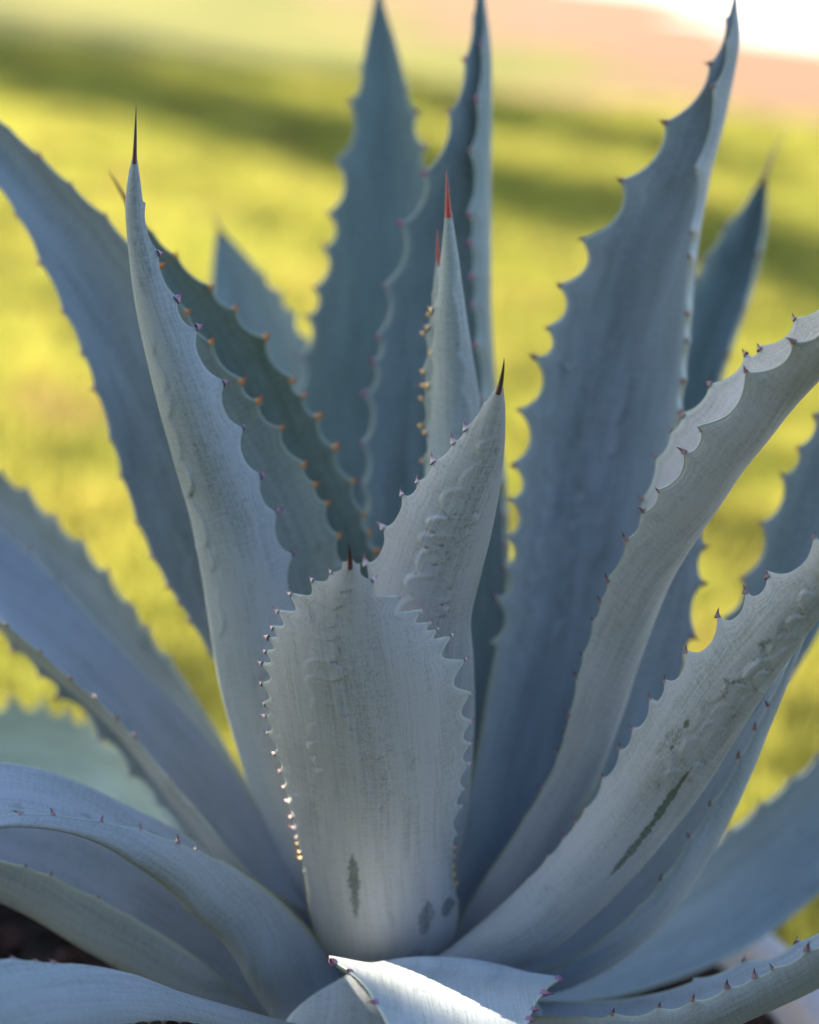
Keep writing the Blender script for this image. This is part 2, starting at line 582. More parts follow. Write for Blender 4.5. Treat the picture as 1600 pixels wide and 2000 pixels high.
    if K is None:
        if (N[nv // 3, nu // 2] * away).sum() > 0: N = -N          # towards the camera
    else:
        inner = C0[nv // 3] - PM[nv // 3]
        if (N[nv // 3, nu // 2] * inner).sum() < 0: N = -N         # traced face = upper face
    # imprints of the neighbouring leaves, slow undulation
    hgt = und * bump_noise(A, B, seed) * (1 - sgrid ** 4)
    scar = np.zeros((nv, nu))
    tg = np.repeat(tt[:, None], nu, axis=1)
    for t0, t1, s0, s1, pitch, amp, side, hi_ in imprints:
        f = np.clip((tg - t0) / (t1 - t0), 0, 1)
        win = np.clip((tg - t0) / 0.03, 0, 1) * np.clip((t1 - tg) / 0.03, 0, 1)
        bb = B + pitch * (0.20 * np.sin(B / pitch * 1.3 + t0 * 9) + 0.10 * np.sin(B / pitch * 2.9 + seed))
        ph = (bb / pitch) % 1.0
        cell = np.floor(bb / pitch)
        rnd = np.sin(cell * 12.9898 + seed) * 43758.5453
        rnd = rnd - np.floor(rnd)
        lobe = 1.3 * amp * (0.5 + 0.9 * rnd) * (1 - np.abs(2 * ph - 1) ** 2.4)
        edge = (s0 + (s1 - s0) * f) * wid[:, None] / 2 + side * lobe + 0.002 * np.sin(B * 41 + seed) + 0.001 * np.sin(B * 123 + t0 * 40)
        fade = 0.45 + 0.55 * np.sin(B * 47 + seed * 1.7) * np.sin(B * 23 + t0 * 31)
        win = win * np.clip(fade * 1.6, 0.45, 1) * (0.6 + 0.4 * rnd)
        x = (edge - A) * side
        hgt += win * relief * hi_ * np.clip((x + 0.001) / 0.0026, 0, 1) ** 1.3 * np.exp(-np.clip(x, 0, None) / 0.010)
        cusp = np.clip(np.abs(2 * ph - 1) - 0.62, 0, 1) / 0.38
        scar += win * (0.12 + 0.5 * (rnd > 0.6)) * cusp * np.exp(-((x + 0.0012) / 0.0018) ** 2)
        scar += win * 0.14 * np.exp(-((x + 0.0010) / 0.0014) ** 2)
    for t0, t1, s0, s1, hw, amt in scars:
        f = np.clip((tg - t0) / (t1 - t0), 0, 1)
        e = (s0 + (s1 - s0) * f) * wid[:, None] / 2
        jag = hw * (0.85 + 0.10 * np.sin(B * 1100) + 0.13 * np.sin(B * 390 + 1) + 0.12 * np.sin(B * 130 + 2))
        prof = np.sin(np.clip(f, 0.0, 1) * np.pi) ** 0.45
        scar += amt * ((tg > t0) & (tg < t1)) * np.clip((jag * prof - np.abs(A - e)) / 0.0012, 0, 1)
    scar = np.clip(scar, 0, 1)
    thk = th * np.sqrt(np.clip(1 - np.abs(sgrid) ** 2.6, 0, 1)) * np.clip((wid / wid.max())[:, None] ** 0.8, 0.04, 1) * (1.15 - 0.6 * tg)
    edge_t = 0.0011 * np.clip(wid / 0.03, 0.2, 1)[:, None] * np.ones_like(thk)
    thk = np.maximum(thk, edge_t)
    fr = S + N * (hgt + 0.12 * thk)[:, :, None]
    bk = S - N * (0.88 * thk)[:, :, None]
    V = np.concatenate([fr.reshape(-1, 3), bk.reshape(-1, 3)]) - BASE
    g = np.arange(nv * nu).reshape(nv, nu)
    q1 = np.stack([g[:-1, :-1], g[:-1, 1:], g[1:, 1:], g[1:, :-1]], -1).reshape(-1, 4)
    off = nv * nu
    q2 = q1[:, ::-1] + off
    e1 = np.stack([g[:-1, 0], g[1:, 0], g[1:, 0] + off, g[:-1, 0] + off], -1)
    e2 = np.stack([g[1:, -1], g[:-1, -1], g[:-1, -1] + off, g[1:, -1] + off], -1)
    c1 = np.stack([g[0, 1:], g[0, :-1], g[0, :-1] + off, g[0, 1:] + off], -1)
    c2 = np.stack([g[-1, :-1], g[-1, 1:], g[-1, 1:] + off, g[-1, :-1] + off], -1)
    quads = np.concatenate([q1, q2, e1, e2, c1, c2])
    if (np.cross(Tu, Tv)[nv // 3, nu // 2] * N[nv // 3, nu // 2]).sum() < 0:
        quads = quads[:, ::-1]
    me = np_mesh('leaf', V, quads)
    dat = np.ones((2 * nv * nu, 4), dtype=np.float32)
    dat[:, 0] = np.tile(np.abs(sgrid).ravel(), 2)
    dat[:, 1] = np.tile(tg.ravel(), 2)
    dat[:, 2] = np.concatenate([scar.ravel(), scar.ravel() * 0])
    ca = me.color_attributes.new('leaf_data', 'FLOAT_COLOR', 'POINT')
    ca.data.foreach_set('color', dat.ravel())
    uvp = np.tile(np.stack([A.ravel(), B.ravel()], 1), (2, 1)).astype(np.float32)
    uvl = me.uv_layers.new(name='leaf_uv')
    li = np.empty(len(me.loops), dtype=np.int32)
    me.loops.foreach_get('vertex_index', li)
    uvl.data.foreach_set('uv', uvp[li].ravel())
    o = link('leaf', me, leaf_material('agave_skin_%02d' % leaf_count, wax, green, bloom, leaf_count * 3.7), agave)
    if label: o['label'] = label
    # teeth
    for p, ow, tg_, t, side in teeth:
        sz = tsize * rr.uniform(0.75, 1.2) * (0.6 + 0.4 * min(1, 2.2 * t))
        if tsize < 0.002: continue
        z = Vector(ow + tg_ * (hook + rr.normal(0, 0.15))).normalized()
        z = (z + Vector(rr.normal(0, 0.12, 3))).normalized()
        xx = Vector(tg_ * (1 if rr.random() < 0.75 else -1))
        xx = (xx - z * xx.dot(z)).normalized()
        yy = z.cross(xx)
        col = tcol
        if isinstance(tcol, tuple): col = tcol[0] if t > tcol[2] else tcol[1]
        M = Matrix.Translation(Vector(p - BASE) - z * sz * 0.06) @ Matrix((xx, yy, z)).transposed().to_4x4() @ Matrix.Scale(sz, 4)
        dist = np.linalg.norm(p - np.array([0, 0, CAM_H]))
        v = p - np.array([0, 0, CAM_H])
        dep = v[1] * CP - v[2] * SP
        vx, vy = v[0] / dep, (v[2] * CP + v[1] * SP) / dep
        px, py = 800 + FPX * (vx * CR + vy * SR), 1000 - FPX * (vy * CR - vx * SR)
        inside = -5 < px < 1605 and -5 < py < 2005
        all_teeth.append((sz / dist * (1 if inside else 0.05), o, M, col))
    # terminal spine
    if not tip: return o
    tipc = S[-1].mean(0)
    tdir = norm(S[-1].mean(0) - S[-12].mean(0))
    wtip = max(np.linalg.norm(S[-1, 0] - S[-1, -1]) * 0.5, 0.0012)
    if spine is not None:
        tipw = unproject(spine[0], spine[1], dd[-1] + (spine[2] if len(spine) > 2 else 0))
        ctrl = tipc + tdir * np.linalg.norm(tipw - tipc) * 0.45
    else:
        tipw = tipc + tdir * 0.035
        ctrl = tipc + tdir * 0.016
    seg, ns = 10, 14
    SV, SF = [], []
    start = tipc - tdir * 0.006
    for i in range(ns):
        f = i / (ns - 1)
        p = (1 - f) ** 2 * start + 2 * f * (1 - f) * ctrl + f * f * tipw
        r = (wtip * 0.95 + 0.0003) * (1 - f) ** 0.9 + 0.00012
        zz = Vector(norm(tipw - start)); ax = zz.orthogonal().normalized(); ay = zz.cross(ax)
        for k2 in range(seg):
            a = 2 * math.pi * k2 / seg
            SV.append(tuple(Vector(p - BASE) + ax * r * math.cos(a) + ay * r * math.sin(a)))
    for i in range(ns - 1):
        for k2 in range(seg):
            k3 = (k2 + 1) % seg
            SF.append((i * seg + k2, i * seg + k3, (i + 1) * seg + k3, (i + 1) * seg + k2))
    link('terminal_spine', np_mesh('terminal_spine', SV, SF), SPINE[scol], o)
    return o


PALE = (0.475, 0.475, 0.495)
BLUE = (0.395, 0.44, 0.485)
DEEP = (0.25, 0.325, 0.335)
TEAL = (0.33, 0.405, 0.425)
exec_leaves = True
#LEAVES
# ---- front centre leaf (outer face)
leaf([(690, 1960), (612, 1810), (594, 1700), (572, 1600), (550, 1500), (528, 1420), (523, 1330), (532, 1260), (554, 1208), (592, 1165), (638, 1130), (666, 1110), (680, 1092)],
     [(800, 1960), (893, 1810), (884, 1700), (889, 1600), (905, 1500), (908, 1420), (898, 1345), (876, 1285), (845, 1237), (798, 1198), (750, 1165), (716, 1133), (702, 1110), (689, 1092)],
     [(0, 1.27), (0.3, 1.205), (0.7, 1.12), (1, 1.06)], face='out', c=0.20, th=0.022,
     tL=[(645, 1112), (607, 1120), (567, 1155), (539, 1190), (523, 1223), (517, 1244), (524, 1277), (516, 1302), (511, 1341), (512, 1379), (509, 1405), (514, 1441), (532, 1479), (545, 1511), (552, 1543), (563, 1568), (571, 1600), (579, 1619), (580, 1636), (586, 1649), (588, 1665), (590, 1680)],
     tR=[(724, 1131), (773, 1160), (819, 1186), (841, 1210), (852, 1229), (867, 1249), (891, 1299), (909, 1362), (916, 1414), (919, 1458), (916, 1499), (907, 1549), (905, 1583), (892, 1634), (888, 1658), (887, 1675), (886, 1692), (884, 1710), (884, 1728)],
     tcol=('pink', 'yellow', 0.36), tsize=0.0042, hb=0.0092, pw=0, hprof=([0.2, 0.4, 0.62, 0.8], [0.25, 0.42, 0.72, 1.35]), spine=(680, 1062, -0.01), bloom=0.93, wax=PALE, green=(0.12, 0.135, 0.115), nu=110, nv=420,
     imprints=[(0.34, 0.95, -0.05, -0.30, 0.0125, 0.004, 1, 0.0010), (0.44, 0.80, -0.55, -0.38, 0.0150, 0.005, -1, 0.0009), (0.30, 0.62, 0.10, 0.02, 0.020, 0.005, 1, 0.0006), (0.38, 0.60, -0.78, -0.90, 0.022, 0.006, -1, 0.0007)],
     scars=[(0.235, 0.375, -0.30, -0.24, 0.0050, 0.75), (0.195, 0.262, 0.48, 0.60, 0.0065, 0.7), (0.215, 0.25, 0.80, 0.88, 0.006, 0.8), (0.09, 0.17, 0.40, 0.40, 0.012, 0.5), (0.45, 0.985, 0.12, 0.0, 0.013, 0.24), (0.40, 0.70, -0.6, -0.5, 0.010, 0.2)],
     label='broad pale leaf standing upright at the front centre')
# ---- leaf leaning right behind it (outer face)
leaf([(690, 1900), (640, 1700), (660, 1450), (690, 1250), (722, 1120), (752, 1050), (782, 990), (815, 950), (848, 907), (895, 858), (935, 805), (972, 752)],
     [(800, 1900), (890, 1700), (925, 1450), (925, 1290), (920, 1210), (940, 1120), (960, 1040), (977, 950), (986, 860), (987, 800), (983, 752)],
     [(0, 1.285), (0.45, 1.215), (0.75, 1.14), (1, 1.085)], face='out', c=0.22, th=0.02,
     tL=[(910, 837), (885, 860), (841, 897), (817, 940), (788, 968), (753, 1035), (725, 1108), (700, 1190)],
     tcol='pink', tsize=0.0060, hb=0.0042, pw=2.7, spine=(985, 699, -0.005), bloom=0.95, wax=PALE, nu=80, nv=320, hook=0.55,
     imprints=[(0.50, 0.93, -0.28, 0.15, 0.017, 0.006, -1, 0.0014), (0.45, 0.86, 0.25, 0.42, 0.0145, 0.004, 1, 0.0012), (0.55, 0.80, 0.02, 0.05, 0.016, 0.004, 1, 0.0008)],
     scars=[(0.5, 0.95, 0.5, 0.35, 0.011, 0.24), (0.62, 0.80, -0.1, 0.0, 0.006, 0.22)],
     label='pale leaf with dark terminal spine leaning right behind the front leaf')
# ---- central spear: inner leaf and the one wrapped behind it
leaf([(790, 1700), (800, 1300), (832, 1000), (838, 860), (845, 740), (848, 640), (856, 560), (864, 480), (870, 408)],
     [(840, 1700), (900, 1300), (945, 1000), (944, 860), (934, 760), (921, 680), (906, 580), (894, 490), (881, 408)],
     [(0, 1.30), (0.5, 1.25), (1, 1.165)], face='out', c=0.34, th=0.018, tL=[(838, 755), (840, 690), (835, 848), (852, 610)], tcol='yellow', tsize=0.0055, hb=0.003,
     spine=(872, 330), scol='red', bloom=0.88, wax=(0.43, 0.48, 0.49), nu=50, nv=220, imprints=[(0.45, 0.95, 0.15, 0.15, 0.03, 0.006, 1, 0.0012)],
     label='slim pale central spear leaf with a bright red spine')
leaf([(780, 1700), (780, 1300), (818, 1000), (833, 880), (831, 800), (831, 720), (838, 640), (847, 560), (853, 500)],
     [(860, 1700), (880, 1300), (920, 1000), (925, 860), (915, 760), (900, 680), (885, 600), (872, 540), (859, 500)],
     [(0, 1.315), (0.5, 1.275), (1, 1.20)], face='out', c=0.30, th=0.014, tL=[(839, 613), (836, 640), (832, 652), (826, 727), (822, 754), (826, 780), (827, 838), (830, 900), (822, 950)],
     tcol='yellow', tsize=0.0052, hb=0.004, spine=(856, 448), scol='red', bloom=0.7, wax=(0.43, 0.48, 0.49), nu=36, nv=180, hook=-0.2)
# ---- tall back leaf, right of centre (inner face, right side folded forward)
leaf([(760, 1750), (745, 1450), (725, 1200), (715, 1060), (716, 950), (719, 870), (728, 770), (745, 670), (768, 560), (803, 440), (845, 335), (886, 225), (914, 110), (930, 0), (938, -60)],
     [(880, 1750), (965, 1450), (988, 1200), (985, 1080), (976, 950), (948, 800), (933, 670), (926, 560), (922, 440), (926, 320), (934, 210), (943, 90), (944, 0), (943, -60)],
     [(0, 1.34), (0.5, 1.35), (0.8, 1.33), (1, 1.33)], K=[(830, 1750), (880, 1450), (905, 1200), (905, 1060), (910, 950), (915, 830), (918, 700), (922, 590), (932, 470), (942, 340), (950, 220), (953, 100), (945, 0), (941, -60)],
     oK=0.035, oR=-0.01, oL=-0.005, th=0.014, tL=[(909, 116), (875, 216), (828, 334), (788, 436), (752, 555), (732, 656), (727, 709), (714, 768), (706, 870), (701, 945), (704, 1016), (715, 1075)],
     tR=[(937, 86), (927, 190), (917, 289), (915, 416), (919, 473), (917, 541), (923, 594), (926, 671), (938, 776), (974, 952), (986, 1005), (986, 1065), (980, 1114), (975, 1180)],
     tcol='magenta', tsize=0.0052, hb=0.0042, hook=-0.15, bloom=0.62, wax=TEAL, relief=2.2, imprints=[(0.2, 0.65, -0.35, -0.3, 0.022, 0.006, -1, 0.0012), (0.2, 0.6, 0.1, 0.05, 0.022, 0.006, 1, 0.001)], nu=56, nv=260,
     label='tall upright back leaf with magenta teeth behind the central spear')
# ---- tall back leaf, left of centre (inner face)
leaf([(740, 1700), (660, 1300), (598, 1000), (586, 850), (592, 740), (608, 650), (622, 580), (646, 490), (660, 400), (678, 300), (697, 200), (715, 90), (732, 0), (740, -50)],
     [(800, 1700), (850, 1300), (880, 1000), (882, 850), (872, 700), (862, 580), (850, 450), (832, 340), (806, 220), (774, 90), (748, 0), (744, -50)],
     [(0, 1.36), (0.5, 1.44), (1, 1.47)], c=0.24, th=0.014, tL=[(693, 199), (669, 315), (651, 420), (641, 482), (612, 559), (603, 619), (579, 699), (583, 770), (583, 840)],
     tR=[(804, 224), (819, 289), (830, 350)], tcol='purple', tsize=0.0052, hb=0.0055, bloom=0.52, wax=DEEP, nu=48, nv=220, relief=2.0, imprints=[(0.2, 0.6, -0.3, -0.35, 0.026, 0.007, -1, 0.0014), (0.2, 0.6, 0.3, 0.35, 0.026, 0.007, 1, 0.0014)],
     label='tall dark back leaf left of the central spear')
# ---- big right back leaf (inner face)
leaf([(830, 1850), (880, 1680), (925, 1500), (958, 1330), (984, 1200), (1000, 1100), (1012, 1000), (1022, 900), (1040, 800), (1065, 710), (1086, 640), (1116, 560), (1165, 470), (1237, 360), (1315, 245), (1384, 150), (1412, 75), (1430, 5), (1437, -30)],
     [(960, 1850), (1080, 1680), (1170, 1500), (1215, 1330), (1245, 1200), (1265, 1100), (1285, 1000), (1305, 900), (1322, 800), (1332, 720), (1338, 650), (1343, 560), (1352, 450), (1368, 330), (1388, 230), (1410, 140), (1425, 80), (1436, 10), (1441, -30)],
     [(0, 1.33), (0.35, 1.31), (0.7, 1.27), (1, 1.25)], K=[(910, 1850), (1005, 1680), (1070, 1500), (1110, 1330), (1140, 1200), (1160, 1100), (1180, 1000), (1200, 900), (1222, 800), (1240, 720), (1258, 650), (1285, 560), (1322, 450), (1365, 330), (1402, 230), (1430, 130), (1440, 70), (1438, 5), (1440, -30)],
     oK=0.028, oL=-0.005, oR=-0.02, th=0.018, tL=[(1386, 122), (1304, 236), (1225, 352), (1148, 465), (1099, 559), (1069, 639), (1047, 699), (1024, 802), (1008, 909), (1003, 979), (995, 1050), (988, 1110), (984, 1170)],
     tR=[(1403, 167), (1364, 332), (1347, 455), (1341, 502), (1340, 613), (1339, 662), (1330, 744), (1322, 802)], tcol='brown', tsize=0.0050, hb=0.0078, hook=-0.1,
     bloom=0.75, wax=BLUE, nu=70, nv=300, relief=2.3, imprints=[(0.30, 0.66, -0.10, -0.25, 0.026, 0.008, -1, 0.0018), (0.26, 0.62, -0.55, -0.60, 0.026, 0.008, -1, 0.0014), (0.35, 0.62, 0.12, 0.05, 0.03, 0.006, 1, 0.0016)],
     label='broad tall leaf with hooked dark teeth rising at the right')
# ---- leaf behind it at the right with a long pale spine
leaf([(960, 1700), (1120, 1300), (1230, 950), (1290, 750), (1335, 610), (1372, 520), (1412, 455), (1462, 390), (1489, 346)],
     [(1060, 1700), (1240, 1300), (1340, 980), (1390, 810), (1418, 700), (1446, 620), (1470, 540), (1490, 445), (1499, 346)],
     [(0, 1.38), (0.5, 1.44), (1, 1.46)], K=[(1010, 1700), (1200, 1300), (1300, 960), (1352, 790), (1390, 670), (1425, 590), (1455, 510), (1482, 425), (1494, 346)], oK=0.03, th=0.012,
     tL=('auto', 9, 0.45, 0.96), tR=[(1470, 495), (1445, 600), (1415, 690), (1380, 780)], tcol='brown', tsize=0.006, hb=0.003, spine=(1537, 250), scol='pale', bloom=0.58, wax=TEAL, nu=36, nv=160,
     label='blurred leaf with long pale spine behind the broad right leaf')
# ---- right curved leaf, channel seen from the side
leaf([(870, 1850), (930, 1740), (1010, 1620), (1085, 1490), (1112, 1400), (1132, 1310), (1160, 1220), (1192, 1130), (1232, 1052), (1275, 985), (1330, 915), (1382, 838), (1420, 800), (1470, 742), (1530, 700), (1590, 655), (1660, 590), (1730, 520), (1800, 450)],
     [(930, 1850), (1000, 1740), (1075, 1620), (1150, 1490), (1180, 1400), (1205, 1310), (1225, 1200), (1235, 1120), (1245, 1040), (1262, 970), (1288, 900), (1325, 830), (1365, 785), (1420, 735), (1480, 688), (1545, 645), (1620, 580), (1710, 505), (1800, 445)],
     [(0, 1.28), (0.4, 1.20), (0.75, 1.10), (1, 1.00)], K=[(930, 1880), (1010, 1760), (1085, 1640), (1160, 1500), (1195, 1410), (1228, 1310), (1262, 1220), (1300, 1130), (1345, 1052), (1390, 985), (1440, 910), (1490, 850), (1535, 795), (1590, 738), (1640, 690), (1690, 630), (1730, 570), (1770, 510), (1803, 452)],
     oL=-0.025, oR=0.055, oK=0.0, th=0.007, tL=[(1553, 668), (1471, 738), (1371, 842), (1348, 892), (1287, 958), (1264, 1005), (1227, 1055), (1186, 1135), (1173, 1172), (1152, 1211), (1133, 1280), (1125, 1325), (1108, 1396), (1095, 1430), (1081, 1468), (1050, 1540), (1620, 610), (1690, 555)],
     tR=[(1559, 630), (1484, 676), (1457, 692), (1386, 750), (1334, 812), (1310, 843), (1283, 895), (1251, 980), (1640, 560)], tcol='brown', tsize=0.0048, hb=0.0036, pw=2.2, hprof=([0.3, 0.5, 0.65], [0.25, 0.6, 1.0]), bloom=0.90, wax=PALE, green=(0.11, 0.14, 0.10), nu=70, nv=320,
     label='long channelled leaf curving out to the right edge')
# ---- blue leaf just behind that one
leaf([(960, 1780), (1080, 1620), (1155, 1480), (1205, 1350), (1235, 1270), (1262, 1190), (1290, 1100), (1325, 1020), (1365, 920), (1410, 820)],
     [(1040, 1800), (1180, 1640), (1270, 1480), (1325, 1340), (1345, 1250), (1360, 1150), (1370, 1060), (1378, 990), (1392, 900), (1416, 820)],
     [(0, 1.32), (0.5, 1.30), (1, 1.26)], c=0.16, th=0.014, tL=[(1267, 1178), (1248, 1223), (1230, 1280), (1208, 1340), (1185, 1400)], tR=[(1371, 1012), (1362, 1065), (1354, 1132), (1342, 1237), (1375, 970)],
     tcol='brown', tsize=0.0055, hb=0.0032, bloom=0.78, wax=BLUE, nu=40, nv=160)
# ---- right front leaf (outer face)
leaf([(780, 1900), (850, 1870), (930, 1810), (1010, 1738), (1080, 1665), (1135, 1595), (1185, 1520), (1240, 1430), (1300, 1345), (1360, 1275), (1420, 1215), (1480, 1158), (1540, 1110), (1610, 1065), (1690, 1000), (1770, 920), (1850, 830)],
     [(830, 1960), (960, 1910), (1060, 1870), (1150, 1800), (1230, 1720), (1300, 1640), (1365, 1555), (1420, 1470), (1470, 1390), (1520, 1315), (1575, 1240), (1630, 1170), (1690, 1100), (1740, 1030), (1790, 950), (1830, 880), (1858, 832)],
     [(0, 1.24), (0.4, 1.17), (0.75, 1.07), (1, 0.96)], face='out', c=0.20, th=0.02,
     tL=[(1585, 1050), (1489, 1120), (1456, 1162), (1394, 1205), (1339, 1280), (1293, 1332), (1271, 1375), (1230, 1425), (1212, 1468), (1165, 1515), (1128, 1580), (1121, 1602), (1098, 1636), (1068, 1672), (1640, 1010), (1720, 940)],
     tcol='brown', tsize=0.0048, hb=0.0056, pw=2.4, hprof=([0.2, 0.36, 0.5], [0.12, 0.5, 1.0]), bloom=0.90, wax=(0.455, 0.455, 0.465), green=(0.12, 0.14, 0.095), nu=96, nv=400, hook=0.35,
     imprints=[(0.42, 0.75, 0.30, 0.45, 0.019, 0.006, -1, 0.0012), (0.40, 0.70, 0.62, 0.72, 0.02, 0.005, -1, 0.001), (0.40, 0.70, -0.10, 0.0, 0.024, 0.005, 1, 0.0009)],
     scars=[(0.285, 0.475, 0.40, 0.40, 0.0036, 1.0), (0.50, 0.512, -0.15, -0.15, 0.002, 0.9), (0.468, 0.476, -0.12, -0.12, 0.002, 0.9), (0.45, 0.80, -0.3, -0.2, 0.014, 0.23), (0.3, 0.5, -0.2, -0.2, 0.012, 0.2)],
     label='broad pale leaf with a dark scratch reaching to the right edge')
# ---- lavender channel below it
leaf([(830, 1920), (940, 1880), (1035, 1850), (1135, 1775), (1218, 1690), (1295, 1600), (1358, 1525), (1415, 1450), (1478, 1390), (1520, 1310), (1560, 1230), (1600, 1150)],
     [(860, 1950), (990, 1915), (1090, 1885), (1190, 1822), (1280, 1735), (1345, 1642), (1395, 1565), (1445, 1482), (1490, 1395), (1530, 1315), (1567, 1232), (1604, 1150)],
     [(0, 1.27), (0.5, 1.20), (1, 1.13)], K=[(860, 1975), (1000, 1940), (1110, 1910), (1210, 1850), (1300, 1765), (1365, 1672), (1415, 1588), (1460, 1500), (1502, 1410), (1538, 1325), (1571, 1240), (1606, 1150)],
     oL=0.06, oR=-0.01, oK=0.02, th=0.008, tR=[(1492, 1375), (1472, 1422), (1444, 1481), (1387, 1572), (1342, 1633), (1290, 1715)], tcol='brown', tsize=0.005, hb=0.0015, bloom=0.88, wax=BLUE, nu=40, nv=200,
     label='narrow lavender leaf channel tucked below the scratched leaf')
# ---- right edge leaf far back
leaf([(1150, 1650), (1330, 1380), (1420, 1220), (1465, 1130), (1500, 1040), (1535, 950), (1568, 880), (1600, 820), (1650, 730), (1700, 640)],
     [(1250, 1720), (1480, 1420), (1590, 1250), (1640, 1150), (1672, 1060), (1690, 970), (1700, 890), (1704, 820), (1706, 730), (1704, 640)],
     [(0, 1.36), (0.5, 1.33), (1, 1.30)], c=0.2, th=0.012, tL=[(1596, 814), (1559, 868), (1529, 930), (1491, 1024), (1452, 1131)], tcol='brown', tsize=0.005, hb=0.0055, bloom=0.66, wax=BLUE, nu=36, nv=150,
     label='dark leaf edge standing at the far right of the frame')
# ---- low right leaf (inner face, blurred)
leaf([(960, 1900), (1130, 1850), (1230, 1790), (1320, 1710), (1395, 1655), (1450, 1610), (1510, 1560), (1570, 1510), (1640, 1450), (1760, 1370), (1900, 1330)],
     [(960, 1965), (1090, 1962), (1200, 1948), (1300, 1920), (1390, 1885), (1450, 1858), (1510, 1818), (1570, 1770), (1640, 1710), (1770, 1560), (1905, 1335)],
     [(0, 1.30), (0.5, 1.40), (1, 1.45)], c=0.22, th=0.018, tL=[(1596, 1480), (1543, 1520), (1482, 1572), (1425, 1622), (1360, 1670), (1680, 1410)], tcol='brown', tsize=0.004, hb=0.004, bloom=0.74, wax=BLUE, nu=48, nv=170,
     label='wide blurred leaf with pale midrib spreading low at the right')
# ---- bottom right leaf (channel)
leaf([(900, 1975), (1050, 1985), (1200, 1985), (1300, 1972), (1370, 1953), (1430, 1929), (1480, 1908), (1540, 1880), (1600, 1848), (1680, 1800), (1800, 1730)],
     [(900, 1945), (1050, 1955), (1180, 1955), (1290, 1938), (1370, 1912), (1440, 1886), (1500, 1870), (1550, 1850), (1600, 1820), (1690, 1780), (1800, 1722)],
     [(0, 1.22), (0.5, 1.13), (1, 1.06)], K=[(900, 2020), (1050, 2045), (1200, 2050), (1310, 2035), (1400, 2005), (1470, 1975), (1530, 1950), (1590, 1922), (1650, 1885), (1720, 1830), (1802, 1735)],
     oL=-0.03, oR=0.07, oK=0.0, th=0.006, tL=[(1578, 1860), (1511, 1893), (1476, 1910), (1421, 1933), (1356, 1958), (1290, 1975), (1200, 1986), (1640, 1825)], tR=[(1455, 1880), (1560, 1845)], tcol='brown', tsize=0.005, hb=0.0022, bloom=0.84, wax=(0.39, 0.43, 0.48), green=(0.11, 0.12, 0.07), nu=50, nv=200,
     label='low channelled leaf crossing the bottom right corner')
# ---- left upright leaf (outer face)
leaf([(690, 1850), (600, 1770), (540, 1650), (490, 1540), (453, 1430), (427, 1330), (408, 1210), (390, 1100), (370, 1000), (340, 900), (312, 800), (287, 700), (267, 610), (252, 500), (245, 400), (252, 335), (260, 302)],
     [(760, 1850), (690, 1700), (640, 1500), (600, 1300), (572, 1160), (556, 1085), (528, 1000), (500, 935), (462, 845), (425, 755), (375, 655), (342, 590), (305, 500), (285, 430), (274, 350), (267, 302)],
     [(0, 1.29), (0.35, 1.22), (0.7, 1.15), (1, 1.10)], face='out', c=0.22, th=0.02, tR=[(308, 493), (346, 583), (378, 644), (431, 752), (468, 840), (508, 933), (537, 1004), (561, 1086), (585, 1190)],
     tcol='purple', tsize=0.0058, hb=0.0045, pw=2.4, spine=(266, 205), bloom=0.92, wax=(0.43, 0.465, 0.50), nu=80, nv=340, hook=0.1,
     imprints=[(0.40, 0.80, -0.72, -0.62, 0.026, 0.004, 1, 0.0010), (0.22, 0.42, -0.30, -0.05, 0.026, 0.006, 1, 0.0010)],
     scars=[(0.45, 0.78, 0.15, 0.1, 0.013, 0.24), (0.84, 0.985, 0.1, 0.0, 0.004, 0.28)],
     label='tall pale leaf with long dark spine standing at the left')
# ---- two inner leaves behind it, orange teeth
leaf([(700, 1800), (600, 1500), (500, 1200), (420, 950), (360, 760), (310, 590), (280, 470)],
     [(760, 1700), (715, 1400), (680, 1180), (655, 1060), (628, 985), (583, 905), (534, 838), (465, 748), (402, 668), (358, 605), (318, 540), (287, 470)],
     [(0, 1.31), (0.5, 1.24), (1, 1.18)], c=0.15, th=0.012, tR=[(316, 520), (365, 608), (408, 666), (471, 747), (494, 790), (539, 838), (589, 908), (610, 948), (634, 986), (659, 1048), (668, 1110)],
     tcol='orange', tsize=0.0054, hb=0.0046, bloom=0.64, wax=TEAL, nu=44, nv=220, label='inner blue leaf with orange teeth behind the tall left leaf')
leaf([(720, 1750), (640, 1450), (540, 1150), (440, 900), (360, 700), (290, 520), (240, 388)],
     [(790, 1700), (770, 1350), (745, 1130), (722, 1060), (700, 990), (676, 935), (643, 872), (610, 812), (563, 742), (506, 664), (450, 608), (405, 563), (335, 497), (290, 445), (247, 384)],
     [(0, 1.32), (0.5, 1.28), (1, 1.25)], c=0.2, th=0.012, tR=[(341, 500), (412, 563), (454, 608), (511, 662), (569, 742), (594, 771), (616, 819), (650, 877), (681, 943), (704, 1005), (716, 1044), (728, 1077), (745, 1130)],
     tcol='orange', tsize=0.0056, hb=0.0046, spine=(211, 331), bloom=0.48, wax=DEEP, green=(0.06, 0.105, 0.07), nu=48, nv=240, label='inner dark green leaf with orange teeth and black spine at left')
# ---- small back leaf
leaf([(700, 1600), (600, 1250), (500, 950), (440, 750), (415, 640), (414, 550), (418, 490), (424, 445)],
     [(790, 1500), (740, 1150), (680, 860), (630, 735), (596, 668), (570, 615), (540, 570), (480, 500), (431, 445)],
     [(0, 1.42), (0.5, 1.52), (1, 1.56)], c=0.2, th=0.012, tR=[(549, 574), (575, 614), (608, 665)], tcol='purple', tsize=0.004, hb=0.005, spine=(417, 415), scol='pale', bloom=0.72, wax=TEAL, nu=34, nv=140,
     label='small blurred leaf tip behind the orange toothed leaves')
